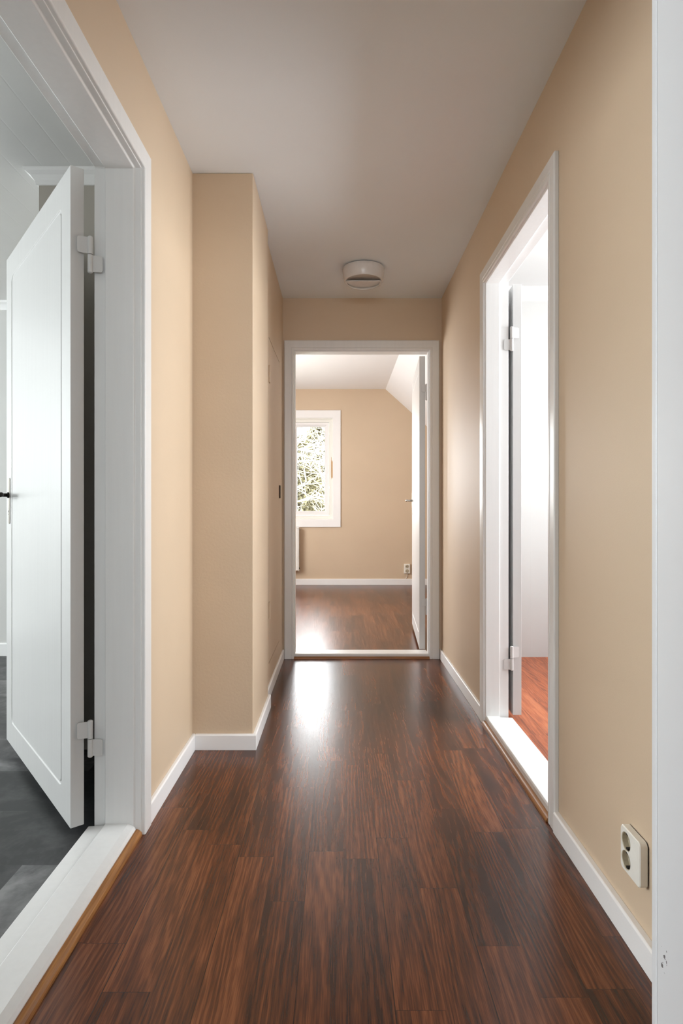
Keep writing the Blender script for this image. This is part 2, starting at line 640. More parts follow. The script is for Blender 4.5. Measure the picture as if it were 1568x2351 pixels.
# left room
struct('wall_left_room_back', newbox(-6.1, -1.30, 4.03, YBB, 0, ZC + 0.1), LEFTWALL,
       'pale back wall of the left room at the picture edge', 'wall')
struct('wall_left_room_window', wall_mesh('x', -6.1, -6.0, YN1, 4.03, 0, ZC, [(0.95, 3.55, 0.85, 2.25)]), LEFTWALL,
       'window wall of the left room', 'wall')
struct('wall_cross_left', newbox(-6.1, XLB, YN0, YN1, 0, ZC + 0.05), LEFTWALL, 'near side wall of the left room', 'wall')
# right room
struct('wall_right_room_back', newbox(XRB, 2.4, 4.0, YBB, 0, 2.6), BOARD_WALL,
       'white boarded back wall of the room behind the right doorway', 'wall')
struct('wall_right_room_window', wall_mesh('x', 2.3, 2.4, YN1, 4.0, 0, 2.46, [(1.75, 3.35, 1.05, 2.15)]), ROOMWHITE,
       'window wall of the right room', 'wall')
struct('wall_cross_right', newbox(XRB, 2.4, YN0, YN1, 0, 2.5), ROOMWHITE, 'near side wall of the right room', 'wall')
# sloping boarded panel on the right room back wall
bm = bmesh.new()
prism(bm, [(0.86, 0.0), (2.3, 0.0), (2.3, 0.94), (1.235, 1.806), (0.86, 1.806)], lambda a, b, t: (a, t, b), 3.994, 4.0)
struct('trim_panel', bm, BOARD_WALL, 'white wall panel with a slanting top edge behind the right door', 'panel')
# far room
WX0, WX1, WZ0, WZ1 = -1.20, -0.085, 0.838, 2.142      # window opening in the far wall
struct('wall_far', wall_mesh('y', 7.71, 7.86, -1.8, kx + 0.1, 0, 2.52, [(WX0, WX1, WZ0, WZ1)]), BEIGE,
       'beige far wall with the garden window seen through the end doorway', 'wall')
struct('wall_far_left', wall_mesh('x', -1.8, -1.7, YBB, 7.71, 0, 2.52, [(4.70, 6.40, 0.80, 1.80)]), BEIGE,
       'left wall of the far room', 'wall')
struct('wall_far_right', newbox(kx, kx + 0.1, YBB, 7.71, 0, kz + 0.005), BEIGE,
       'low beige knee wall under the sloping ceiling of the far room', 'wall')
struct('wall_far_corner', newbox(XRB, kx + 0.1, YBB - 0.0, YBB + 0.002, 0, 2.52), BEIGE, 'beige wall beside the open end door', 'wall')
struct('wall_far_corner_left', newbox(-1.8, -1.30, YBB, YBB + 0.002, 0, 2.52), BEIGE, 'beige wall left inside the far room', 'wall')
# near cross wall and the room the picture is taken from
NO = (-0.47 - 0.03, 0.40 + 0.03)
struct('wall_near', wall_mesh('y', YN0, YN1, XLB, XRB, 0, ZC + 0.0, [(NO[0], NO[1], 0, 2.06)]), [BEIGE, ROOMWHITE],
       'cross wall holding the near white door post on the right', 'wall',
       pick=lambda c, n: 0 if n.y > 0.5 else 1)
struct('wall_rear', wall_mesh('y', -2.35, -2.2, -1.75, 1.75, 0, ZC, [(-1.1, 1.1, 0.85, 2.15)]), ROOMWHITE, 'window wall behind the camera', 'wall')
struct('wall_rear_left', newbox(-1.75, -1.6, -2.2, YN0, 0, ZC), ROOMWHITE, 'left wall of the rear room', 'wall')
struct('wall_rear_right', newbox(1.6, 1.75, -2.2, YN0, 0, ZC), ROOMWHITE, 'right wall of the rear room', 'wall')
struct('floor_rear', newbox(-1.75, XLB + 0.03, -2.3, YN0, -0.12, 0.0), LAMINATE, 'floor of the rear room', 'floor')
struct('floor_rear_right', newbox(XRB - 0.03, 1.75, -2.3, YN0, -0.12, 0.0), LAMINATE, 'floor at the right of the rear room', 'floor')

# ------------------------------------------------------------------ baseboards
BH = 0.064


def base_prof(t):
    return [(0, 0), (t, 0), (t, BH - 0.004), (t - 0.004, BH), (0, BH)]


def baseboard(name, label, axis, w, sgn, u0, u1, t=0.014, h=None):
    bm = bmesh.new()
    prof = base_prof(t)
    if h:
        prof = [(a, b * h / BH) for a, b in prof]
    fn = (lambda a, b, tt: (w + sgn * a, tt, b)) if axis == 'x' else (lambda a, b, tt: (tt, w + sgn * a, b))
    prism(bm, prof, fn, u0, u1)
    return struct(name, bm, WHITE_BASE, label, 'baseboard', bevel=0.001, seg=1)


baseboard('baseboard_left', 'short white baseboard between left door frame and chimney breast', 'x', XL, 1, 1.886, 2.473)
baseboard('baseboard_chimney', 'white baseboard across the front of the chimney breast', 'y', 2.473, -1, XL + 0.014, -0.342)
baseboard('baseboard_chimney_side', 'white baseboard along the bright side of the chimney breast', 'x', -0.356, 1, 2.473, 2.99)
baseboard('baseboard_cupboard', 'narrow white baseboard below the cupboard door', 'x', -0.375, 1, 2.992, 3.936, 0.011)
baseboard('baseboard_right', 'white baseboard between right door frame and end doorway', 'x', XR, -1, 2.817, YB)
baseboard('baseboard_right_near', 'white baseboard under the wall socket on the right', 'x', XR, -1, YN1, 1.838, 0.018)
baseboard('baseboard_far', 'white baseboard along the far wall below the window', 'y', 7.71, -1, -1.7, kx, 0.014, 0.078)
baseboard('baseboard_far_right', 'white baseboard on the knee wall behind the end door', 'x', kx, -1, YBB + 0.01, 7.69, 0.014, 0.078)
baseboard('baseboard_left_room', 'white baseboard of the left room at the picture edge', 'y', 4.03, -1, -5.99, -1.31, 0.014, 0.085)

# ------------------------------------------------------------------ cornices


def cornice_prof(k=1.0):
    return [(0, 0), (0, -0.055 * k), (0.008 * k, -0.055 * k), (0.012 * k, -0.040 * k), (0.024 * k, -0.022 * k), (0.040 * k, -0.012 * k), (0.044 * k, 0)]


bm = bmesh.new()
prism(bm, cornice_prof(), lambda a, b, t: (t, 4.03 - a, ZC + b), -6.0, -1.235)
struct('trim_cornice_back', bm, WHITE_BASE, 'white cornice at the left picture edge under the boarded ceiling', 'cornice')
bm = bmesh.new()
# front run with its return along the left side of the chimney, mitred at the corner
pr = cornice_prof()
r0 = [bm.verts.new((XLB, 2.468 - a, ZC + b)) for a, b in pr]
r1 = [bm.verts.new((-1.235 - a, 2.468 - a, ZC + b)) for a, b in pr]
r2 = [bm.verts.new((-1.235 - a, 4.03, ZC + b)) for a, b in pr]
for A, B in ((r0, r1), (r1, r2)):
    for i in range(len(pr)):
        j = (i + 1) % len(pr)
        bm.faces.new((A[i], A[j], B[j], B[i]))
bm.faces.new(r0)
bm.faces.new(r2[::-1])
struct('trim_cornice', bm, WHITE_BASE, 'white moulded cornice just above the open left door', 'cornice')
bm = bmesh.new()
prism(bm, [(0, 0), (0, -0.085), (0.010, -0.085), (0.012, -0.06), (0.026, -0.05), (0.03, 0)],
      lambda a, b, t: (t, 4.0 - a, 2.455 + b), XRB, 2.3)
struct('trim_cornice_right', bm, WHITE_BASE, 'white cornice under the ceiling of the right room', 'cornice')

# ------------------------------------------------------------------ door frames


def frame(name, label, axis, jamb, casing, u, z1, sill, strip, oak_m):
    cw = sum(p[0] for p in jamb) / len(jamb)
    uc = (u[0] + u[1]) / 2
    e = empty(name, (cw, uc, 0) if axis == 'x' else (uc, cw, 0))
    tag(e, label, 'door frame', kind='structure')
    bm = bmesh.new()
    sweep(bm, jamb, axis, u[0], u[1], 0.0, z1)
    obj('jamb', bm, WHITE, e, bevel=0.0015, seg=2)
    bm = bmesh.new()
    sweep(bm, casing, axis, u[0], u[1], 0.0, z1)
    obj('casing', bm, WHITE, e, bevel=0.0015, seg=2)
    fn = (lambda a, b, t: (a, t, b)) if axis == 'x' else (lambda a, b, t: (t, a, b))
    bm = bmesh.new()
    prism(bm, sill, fn, u[0], u[1])
    obj('threshold', bm, WHITE, e, bevel=0.0015, seg=2)
    if strip:
        w0, w1, h = strip
        q = [(w0, 0.0)] + [(w0 + (w1 - w0) * math.sin(t), h * math.cos(t)) for t in [i * H / 6 for i in range(7)]]
        bm = bmesh.new()
        prism(bm, q, fn, u[0] - 0.006, u[1] + 0.006)
        o = obj('wood_strip', bm, oak_m, e)
        tag(o, 'orange brown oak quarter round strip')
    return e


LU = (0.944, 1.818)
trim_l = frame('trim_1', 'white painted door frame around the left doorway, its sill in the foreground', 'x',
               [(-0.602, 0.029), (-0.602, 0.004), (-0.620, 0.004), (-0.624, 0.0), (-0.709, 0.0), (-0.711, 0.002), (-0.711, 0.011), (-0.747, 0.011), (-0.747, 0.029)],
               [(-0.606, 0.007), (-0.593, 0.007), (-0.590, 0.010), (-0.590, 0.064), (-0.593, 0.067), (-0.606, 0.067)],
               LU, 2.02,
               [(-0.760, 0.0), (-0.760, 0.030), (-0.712, 0.032), (-0.709, 0.038), (-0.640, 0.038), (-0.622, 0.030), (-0.617, 0.022), (-0.617, 0.0)],
               (-0.617, -0.599, 0.019), OAK)
RU = (1.904, 2.751)
trim_r = frame('trim_2', 'white painted door frame around the bright right doorway', 'x',
               [(0.666, 0.029), (0.666, 0.003), (0.669, 0.0), (0.730, 0.0), (0.732, 0.002), (0.732, 0.009), (0.775, 0.009), (0.775, 0.029)],
               [(0.670, 0.006), (0.659, 0.006), (0.656, 0.009), (0.656, 0.022), (0.660, 0.024), (0.656, 0.027), (0.655, 0.062), (0.658, 0.066), (0.670, 0.066)],
               RU, 2.02,
               [(0.668, 0.0), (0.668, 0.034), (0.672, 0.040), (0.730, 0.040), (0.733, 0.034), (0.790, 0.032), (0.790, 0.0)],
               (0.668, 0.650, 0.017), OAK)
EU = (-0.294, 0.583)
trim_e = frame('trim_3', 'white painted door frame around the doorway at the hall end', 'y',
               [(3.957, 0.029), (3.957, 0.003), (3.960, 0.0), (4.018, 0.0), (4.020, 0.002), (4.020, 0.006), (4.06, 0.006), (4.06, 0.029)],
               [(3.954, 0.007), (3.942, 0.007), (3.939, 0.010), (3.939, 0.020), (3.942, 0.022), (3.939, 0.025), (3.938, 0.066), (3.941, 0.070), (3.954, 0.070)],
               EU, 2.02,
               [(3.957, 0.0), (3.957, 0.026), (3.962, 0.031), (4.07, 0.031), (4.07, 0.0)],
               (3.957, 3.942, 0.013), OAKX)
# near doorway the camera looks through: only its right post is in the picture
e = empty('trim_4', (0.0, (YN0 + YN1) / 2, 0))
tag(e, 'tall white painted door post at the right picture edge, chipped near the bottom', 'door frame', kind='structure')
bm = bmesh.new()
sweep(bm, [(YN0, 0.029), (YN0, 0.0), (YN1 - 0.0, 0.0), (YN1 - 0.0, 0.029)], 'y', -0.47, 0.40, 0.0, 2.03)
obj('jamb', bm, CHIPPED, e, bevel=0.004, seg=3)
bm = bmesh.new()
sweep(bm, [(YN1, 0.0005), (YN1 + 0.012, 0.0005), (YN1 + 0.015, 0.004), (YN1 + 0.015, 0.060), (YN1 + 0.012, 0.064), (YN1, 0.064)], 'y', -0.47, 0.40, 0.0, 2.03)
obj('casing', bm, CHIPPED, e, bevel=0.002, seg=2)

# ------------------------------------------------------------------ door leaves


def rr_loop(u0, u1, z0, z1, r, n=8):
    """rounded rectangle, counter-clockwise, 4*(n+1) points"""
    pts = []
    for cx, cz, a0 in ((u1 - r, z0 + r, -H), (u1 - r, z1 - r, 0), (u0 + r, z1 - r, H), (u0 + r, z0 + r, math.pi)):
        for i in range(n + 1):
            a = a0 + H * i / n
            pts.append((cx + r * math.cos(a), cz + r * math.sin(a)))
    return pts


def door_leaf(name, label, P1, d, nrm, L, z0, z1, hinge_z, thick=0.039, inset=0.092, handle_z=1.044, plate=(0.928, 1.113), dark=False):
    """P1: hinge corner of the hall side face; d: towards the free edge; nrm: out of the hall side face"""
    d = Vector((d[0], d[1], 0)).normalized()
    nv = Vector((nrm[0], nrm[1], 0)).normalized()
    base = Vector((P1[0], P1[1], 0))

    def P(u, v, z):
        return base + d * u + nv * v + Vector((0, 0, z))
    c = base + d * L / 2 - nv * thick / 2
    e = empty(name, (c.x, c.y, z0))
    tag(e, label, 'door', kind='structure')
    bm = bmesh.new()
    nseg = 8
    for side in (0, 1):
        v0 = 0.0 if side == 0 else -thick
        s = 1 if side == 0 else -1
        A = rr_loop(inset, L - inset, z0 + inset, z1 - inset, 0.028, nseg)
        B = rr_loop(inset + 0.002, L - inset - 0.002, z0 + inset + 0.002, z1 - inset - 0.002, 0.026, nseg)
        Bm = rr_loop(inset + 0.008, L - inset - 0.008, z0 + inset + 0.008, z1 - inset - 0.008, 0.020, nseg)
        D = rr_loop(inset + 0.012, L - inset - 0.012, z0 + inset + 0.012, z1 - inset - 0.012, 0.016, nseg)
        corners = [(L, z0), (L, z1), (0, z1), (0, z0)]
        O = [bm.verts.new(P(u, v0, z)) for u, z in corners]
        loops = [[bm.verts.new(P(u, v0 + s * dv, z)) for u, z in lp] for lp, dv in ((A, 0), (B, -0.0032), (Bm, -0.0032), (D, -0.0005))]
        m = nseg + 1
        LA = loops[0]
        for q in range(4):
            for i in range(nseg):
                bm.faces.new((O[q], LA[q * m + i], LA[q * m + i + 1]))
            nq = (q + 1) % 4
            bm.faces.new((O[q], LA[q * m + nseg], LA[nq * m], O[nq]))
        for X, Y in zip(loops, loops[1:]):
            for i in range(len(X)):
                j = (i + 1) % len(X)
                bm.faces.new((X[i], X[j], Y[j], Y[i]))
        bm.faces.new(loops[-1])
        if side == 0:
            F = O
        else:
            for q in range(4):
                nq = (q + 1) % 4
                bm.faces.new((F[q], F[nq], O[nq], O[q]))
    obj('leaf', bm, WHITE_DOOR, e, bevel=0.0012, seg=2)
    # mortice lock plate seam on the free edge side is hidden; handles on both faces
    hu = L - 0.055
    for s, v0 in ((1, 0.0), (-1, -thick)):
        bm = bmesh.new()
        lp = rr_loop(hu - 0.017, hu + 0.017, plate[0], plate[1], 0.006, 4)
        a = [bm.verts.new(P(u, v0 + s * 0.0002, z)) for u, z in lp]
        b = [bm.verts.new(P(u, v0 + s * 0.003, z)) for u, z in lp]
        for i in range(len(a)):
            j = (i + 1) % len(a)
            bm.faces.new((a[i], a[j], b[j], b[i]))
        bm.faces.new(a)
        bm.faces.new(b)
        bp = obj('backplate', bm, STEEL, e, bevel=0.0008, seg=1)
        bm = bmesh.new()
        tube(bm, [P(hu, v0 + s * 0.0031, plate[0] + 0.05), P(hu, v0 + s * 0.0036, plate[0] + 0.05)], 0.004, 10)
        box_c = P(hu, v0 + s * 0.0033, plate[0] + 0.04)
        tube(bm, [P(hu, v0 + s * 0.0031, plate[0] + 0.038), P(hu, v0 + s * 0.0036, plate[0] + 0.038)], 0.0022, 8)
        obj('keyhole', bm, BLACK, bp)
        bm = bmesh.new()
        tube(bm, [P(hu, v0 + s * 0.003, handle_z), P(hu, v0 + s * 0.008, handle_z)], 0.012, 16)
        tube(bm, [P(hu, v0 + s * 0.003, handle_z), P(hu, v0 + s * 0.03, handle_z), P(hu, v0 + s * 0.040, handle_z),
                  P(hu - 0.006, v0 + s * 0.048, handle_z), P(hu - 0.02, v0 + s * 0.050, handle_z), P(hu - 0.075, v0 + s * 0.050, handle_z - 0.002),
                  P(hu - 0.105, v0 + s * 0.049, handle_z), P(hu - 0.112, v0 + s * 0.047, handle_z)],
             [0.0075, 0.007, 0.007, 0.0075, 0.008, 0.0085, 0.0095, 0.006], 12)
        obj('lever', bm, DARKMETAL if dark else STEEL, e, smooth=True)
    return e, P


def hinge(parent, K, leaf_dir, jamb_dir, zc, leaf_n, jamb_n, half=0.056, fl=0.036, mat=None):
    """lift off hinge: K pivot (x, y); upper half on the leaf, lower half on the jamb"""
    mat = mat or WHITE_DOOR
    bm = bmesh.new()
    g = 0.001
    for z0, z1 in ((zc + g, zc + half), (zc - half, zc - g)):
        up = z0 > zc
        pts = [(K[0], K[1], z0), (K[0], K[1], z1)]
        r = 0.0078
        if up:
            tube(bm, [(K[0], K[1], z0), (K[0], K[1], z1 - 0.003), (K[0], K[1], z1)], [r, r, r * 0.55], 14)
        else:
            tube(bm, [(K[0], K[1], z0), (K[0], K[1], z0 + 0.003), (K[0], K[1], z1)], [r * 0.55, r, r], 14)
    for dvec, nn, z0, z1 in ((leaf_dir, leaf_n, zc + 0.003, zc + half - 0.004), (jamb_dir, jamb_n, zc - half + 0.004, zc - 0.003)):
        a = Vector((K[0], K[1], 0))
        dv = Vector((dvec[0], dvec[1], 0)).normalized()
        n = Vector((nn[0], nn[1], 0)).normalized() * 0.0009
        lp = rr_loop(0.002, fl, z0, z1, 0.006, 4)
        A = [bm.verts.new(a + dv * u + n + Vector((0, 0, z))) for u, z in lp]
        B = [bm.verts.new(a + dv * u - n + Vector((0, 0, z))) for u, z in lp]
        for i in range(len(A)):
            j = (i + 1) % len(A)
            bm.faces.new((A[i], A[j], B[j], B[i]))
        bm.faces.new(A)
        bm.faces.new(B)
    return obj('hinge', bm, mat, parent, smooth=False)


# left door, swung open into the left room
dL = Vector((-0.638, 0.770))
nL = Vector((-0.770, -0.638))
door1, PL = door_leaf('door_1', 'white panelled door standing open into the room on the left', (-0.803, 1.792), dL, nL, 0.901, 0.036, 2.016, None, dark=True)
for zc in (1.756, 0.297):
    kp = PL(-0.006, -0.039 - 0.018, 0)
    K = (-0.752, 1.812)
    hinge(door1, K, (Vector((-0.787, 1.797)) - Vector(K)), (1, 0.12), zc, (0.25, 1), (0, 1), fl=0.036)

# right door, folded right back against its wall
dR = Vector((0.035, 1.0))
nR = Vector((1.0, -0.035))
door2, PR = door_leaf('door_2', 'white door folded back inside the right doorway, seen edge on', (0.838, 2.772), dR, nR, 0.82, 0.036, 2.024, None)
for zc in (1.768, 0.302):
    K = (0.789, 2.757)
    hinge(door2, K, (1, 0.20), (-1, -0.0), zc, (0.1, 1), (0, 1), fl=0.036)

# end door, open into the far room
dE = Vector((0.065, 1.0))
nE = Vector((-1.0, 0.065))
door3, PE = door_leaf('door_3', 'white door open into the far room behind the end doorway', (0.5405, 4.083), dE, nE, 0.90, 0.031, 2.022, None, handle_z=1.05, plate=(0.935, 1.12))
for zc in (1.775, 0.322):
    K = (0.5875, 4.072)
    hinge(door3, K, (-1, 0.25), (-0.1, -1), zc, (0.2, 1), (1, 0), fl=0.030)

# painted over cupboard door
e = empty('door_4', (-0.385, (CO[0] + CO[1]) / 2, CO[2]))
tag(e, 'flush cupboard door painted the same beige as the wall, dark crack around it', 'cupboard door', kind='structure')
obj('leaf', newbox(-0.3788, -0.3745, CO[0] + 0.005, CO[1] - 0.005, CO[2] + 0.005, CO[3] - 0.005), BEIGE, e, bevel=0.001, seg=1)
for zc in (1.70, 0.45):
    bm = bmesh.new()
    tube(bm, [(-0.3715, CO[0] + 0.002, zc - 0.045), (-0.3715, CO[0] + 0.002, zc + 0.045)], 0.0055, 10)
    box(bm, -0.3735, -0.3715, CO[0] + 0.002, CO[0] + 0.040, zc - 0.045, zc + 0.045)
    obj('hinge', bm, BEIGE, e)
bm = bmesh.new()
lp = rr_loop(CO[1] - 0.020, CO[1] - 0.006, 1.05, 1.13, 0.005, 4)
a = [bm.verts.new((-0.3733, u, z)) for u, z in lp]
b = [bm.verts.new((-0.3655, u, z)) for u, z in lp]
for i in range(len(a)):
    j = (i + 1) % len(a)
    bm.faces.new((a[i], a[j], b[j], b[i]))
bm.faces.new(a)
bm.faces.new(b)
o = obj('latch', bm, CRACK, e, bevel=0.001)
tag(o, 'small dark brown latch')
obj('crack_shade', newbox(-0.4749, -0.3790, CO[0] - 0.0, CO[1] + 0.0, CO[2], CO[3]), CRACK, e)  # dark block added behind the leaf to colour the crack as shade

# ------------------------------------------------------------------ unseen windows of the rooms, placed for the hall light


def room_window(name, label, axis, w0, w1, u, z, mull, out):
    uc = (u[0] + u[1]) / 2
    wc = (w0 + w1) / 2
    e = empty(name, (wc, uc, z[0]) if axis == 'x' else (uc, wc, z[0]))
    tag(e, label, 'window', kind='structure')
    bm = bmesh.new()
    sweep(bm, [(w0, 0.0), (w0, -0.055), (w1, -0.055), (w1, 0.0)], axis, u[0], u[1], z[0], z[1], closed=True)
    for m in mull:
        if axis == 'x':
            box(bm, min(w0, w1), max(w0, w1), m - 0.035, m + 0.035, z[0], z[1])
        else:
            box(bm, m - 0.035, m + 0.035, min(w0, w1), max(w0, w1), z[0], z[1])
    obj('frame', bm, WHITE, e)
    # opaque board added to block the sky; an area lamp in front gives light
    b0, b1 = (w1, w1 + 0.02) if out > 0 else (w0 - 0.02, w0)
    if axis == 'x':
        bm = newbox(b0, b1, u[0], u[1], z[0], z[1])
    else:
        bm = newbox(u[0], u[1], b0, b1, z[0], z[1])
    obj('sky_board', bm, WHITE, e)
    return e


room_window('window_2', 'window lighting the right room', 'x', 2.305, 2.335, (1.75, 3.35), (1.05, 2.15), [2.55], 1)
room_window('window_3', 'window lighting the left room', 'x', -6.035, -6.005, (0.95, 3.55), (0.85, 2.25), [1.8, 2.7], -1)
room_window('window_4', 'side window lighting the far room', 'x', -1.735, -1.705, (4.70, 6.40), (0.80, 1.80), [5.55], -1)
room_window('window_5', 'window behind the camera', 'y', -2.235, -2.205, (-1.1, 1.1), (0.85, 2.15), [0.0], -1)

# ------------------------------------------------------------------ far room window
e = empty('window_1', ((WX0 + WX1) / 2, 7.75, WZ0))
tag(e, 'white framed garden window in the far wall', 'window', kind='structure')
bm = bmesh.new()
sweep(bm, [(7.71, -0.004), (7.700, -0.004), (7.694, 0.002), (7.692, 0.090), (7.695, 0.097), (7.71, 0.097)], 'y', WX0, WX1, WZ0, WZ1, closed=True)
obj('casing', bm, WHITE_BASE, e, bevel=0.001)
bm = bmesh.new()
sweep(bm, [(7.70, 0.0), (7.70, -0.012), (7.735, -0.012), (7.735, -0.052), (7.83, -0.052), (7.83, 0.0)], 'y', WX0, WX1, WZ0, WZ1, closed=True)
box(bm, -0.690, -0.610, 7.735, 7.83, WZ0 + 0.05, WZ1 - 0.05)
obj('frame', bm, WINWHITE, e, bevel=0.002)
for a, b in ((WX0 + 0.052, -0.690), (-0.610, WX1 - 0.052)):
    bm = bmesh.new()
    sweep(bm, [(7.752, -0.002), (7.752, -0.030), (7.758, -0.036), (7.775, -0.058), (7.80, -0.058), (7.80, -0.002)], 'y', a, b, WZ0 + 0.052, WZ1 - 0.052, closed=True)
    sash = obj('sash', bm, WHITE_BASE, e, bevel=0.0015)
    obj('pane', newbox(a + 0.058, b - 0.058, 7.783, 7.787, WZ0 + 0.110, WZ1 - 0.110), GLASS, sash)

# ------------------------------------------------------------------ ceiling lamp
LX, LY = (834.5 - 780) / 400.0, 3.45
e = empty('ceiling_lamp', (LX, LY, ZC))
tag(e, 'round off white ceiling lamp near the hallway end', 'lamp')
bm = bmesh.new()
lathe(bm, [(0.0, ZC), (0.104, ZC), (0.104, ZC - 0.006), (0.0, ZC - 0.006)], LX, LY, 64)
obj('mounting_plate', bm, DARKMETAL, e)
bm = bmesh.new()
lathe(bm, [(0.095, ZC - 0.006), (0.1175, ZC - 0.006), (0.1205, ZC - 0.010), (0.1195, ZC - 0.030), (0.112, ZC - 0.076), (0.110, ZC - 0.079), (0.106, ZC - 0.0795),
           (0.100, ZC - 0.078), (0.098, ZC - 0.060), (0.095, ZC - 0.006)], LX, LY, 96)
o = obj('shade', bm, LAMPWHITE, e, smooth=True, bevel=0.0)
# half plate closing the side away from the camera
bm = bmesh.new()
nA = 40
zt, zb = ZC - 0.072, ZC - 0.078
arc = [(LX + 0.1005 * math.cos(math.pi * i / nA), LY + 0.1005 * math.sin(math.pi * i / nA)) for i in range(nA + 1)]
prism(bm, arc, lambda a, b, t: (a, b, t), zb, zt)
obj('cover_plate', bm, LAMPWHITE, e, bevel=0.001)
# shallow opal lip below the far half of the rim
bm = bmesh.new()
rows = []
for k in range(7):
    t = k / 6
    r = 0.108 * (1 - 0.10 * t * t)
    z = ZC - 0.0797 - 0.014 * math.sin(t * H)
    rows.append((r, z))
for sgn in (0,):
    ring = []
    for r, z in rows + [(0.094, ZC - 0.0937), (0.096, ZC - 0.0797)]:
        ring.append([bm.verts.new((LX + r * math.cos(a), LY + r * math.sin(a), ZC - 0.0797 + (z - ZC + 0.0797) * max(0.0, math.sin(a)) ** 0.6)) for a in [math.pi * i / nA for i in range(nA + 1)]])
    m = len(ring)
    for i in range(m):
        A, B = ring[i], ring[(i + 1) % m]
        for k in range(nA):
            bm.faces.new((A[k], A[k + 1], B[k + 1], B[k]))
obj('lip', bm, LAMPDISH, e, smooth=True)
# bowl inside the open near half
bm = bmesh.new()
lathe(bm, [(0.099, ZC - 0.0745), (0.092, ZC - 0.064), (0.06, ZC - 0.057), (0.03, ZC - 0.055), (0.0, ZC - 0.0545)], LX, LY, 64)
obj('diffuser', bm, LAMPDISH, e, smooth=True)

# ------------------------------------------------------------------ hallway socket


def disc(bm, c, ax, r, n=24):
    return


SY0, SY1, SZ0, SZ1 = 1.302, 1.392, 0.165, 0.265
XF = 0.650
e = empty('wall_socket', (XR, (SY0 + SY1) / 2, SZ0))
tag(e, 'cream double wall socket low on the right hallway wall', 'socket')
bm = bmesh.new()
lp = rr_loop(SY0 + 0.002, SY1 - 0.002, SZ0 + 0.002, SZ1 - 0.002, 0.010, 6)
A = [bm.verts.new((XR - 0.0002, u, z)) for u, z in lp]
B = [bm.verts.new((XR - 0.003, u, z)) for u, z in lp]
for i in range(len(A)):
    j = (i + 1) % len(A)
    bm.faces.new((A[i], A[j], B[j], B[i]))
bm.faces.new(A)
bm.faces.new(B)
o = obj('gap_shade', bm, BLACK, e)  # black plate standing in for shade behind the cover
tag(o, 'black plate coloured as the shaded gap behind the socket cover')
# cover with two round wells
wells = [(SY1 - 0.027, SZ1 - 0.030), (SY1 - 0.027, SZ0 + 0.028)]
wr = 0.0205
bm = bmesh.new()
outer = rr_loop(SY0, SY1, SZ0, SZ1, 0.011, 8)
bev = rr_loop(SY0 + 0.002, SY1 - 0.002, SZ0 + 0.002, SZ1 - 0.002, 0.009, 8)
V0 = [bm.verts.new((XR - 0.003, u, z)) for u, z in outer]
V1 = [bm.verts.new((XF + 0.002, u, z)) for u, z in outer]
V2 = [bm.verts.new((XF, u, z)) for u, z in bev]
for A, B in ((V0, V1), (V1, V2)):
    for i in range(len(A)):
        j = (i + 1) % len(A)
        bm.faces.new((A[i], A[j], B[j], B[i]))
edges = [bm.edges.get((V2[i], V2[(i + 1) % len(V2)])) for i in range(len(V2))]
rims = []
for wy, wz in wells:
    ring = [bm.verts.new((XF, wy + wr * math.cos(2 * math.pi * k / 32), wz + wr * math.sin(2 * math.pi * k / 32))) for k in range(32)]
    rims.append(ring)
    edges += [bm.edges.new((ring[k], ring[(k + 1) % 32])) for k in range(32)]
bmesh.ops.triangle_fill(bm, use_beauty=True, use_dissolve=False, edges=edges, normal=(-1, 0, 0))
cover = obj('cover', bm, CREAMPLASTIC, e)
for wy, wz in wells:
    bm = bmesh.new()

    def ringv(x, r):
        return [bm.verts.new((x, wy + r * math.cos(2 * math.pi * k / 32), wz + r * math.sin(2 * math.pi * k / 32))) for k in range(32)]
    a, b, c = ringv(XF - 0.0004, wr), ringv(XF + 0.001, wr - 0.0015), ringv(XF + 0.0125, wr - 0.002)
    for A, B in ((a, b), (b, c)):
        for k in range(32):
            l = (k + 1) % 32
            bm.faces.new((A[k], A[l], B[l], B[k]))
    bm.faces.new(c)
    well = obj('socket_well', bm, TANPLASTIC, cover, smooth=False)
    bm = bmesh.new()
    for dy in (-0.0095, 0.0095):
        tube(bm, [(XF + 0.0118, wy + dy, wz), (XF + 0.0123, wy + dy, wz)], 0.0026, 12)
    box(bm, XF + 0.002, XF + 0.0122, wy - 0.004, wy + 0.004, wz - wr + 0.0022, wz - wr + 0.006)
    box(bm, XF + 0.002, XF + 0.0122, wy - 0.004, wy + 0.004, wz + wr - 0.006, wz + wr - 0.0022)
    obj('contacts', bm, BLACK, cover)

# ------------------------------------------------------------------ far room socket with its cable
s = 179.5
FX0, FX1, FZ0, FZ1 = 0.823, 0.898, 0.150, 0.270
e = empty('wall_socket', (0.86, 7.71, FZ0))
tag(e, 'small white double socket with a cable on the far wall', 'socket')
bm = bmesh.new()
lp0, lp1 = rr_loop(FX0, FX1, FZ0, FZ1, 0.006, 4), rr_loop(FX0 + 0.003, FX1 - 0.003, FZ0 + 0.003, FZ1 - 0.003, 0.005, 4)
V0 = [bm.verts.new((u, 7.7098, z)) for u, z in lp0]
V1 = [bm.verts.new((u, 7.675, z)) for u, z in lp0]
V2 = [bm.verts.new((u, 7.672, z)) for u, z in lp1]
for A, B in ((V0, V1), (V1, V2)):
    for i in range(len(A)):
        j = (i + 1) % len(A)
        bm.faces.new((A[i], A[j], B[j], B[i]))
bm.faces.new(V0)
bm.faces.new(V2)
cov = obj('cover', bm, CREAMPLASTIC, e)
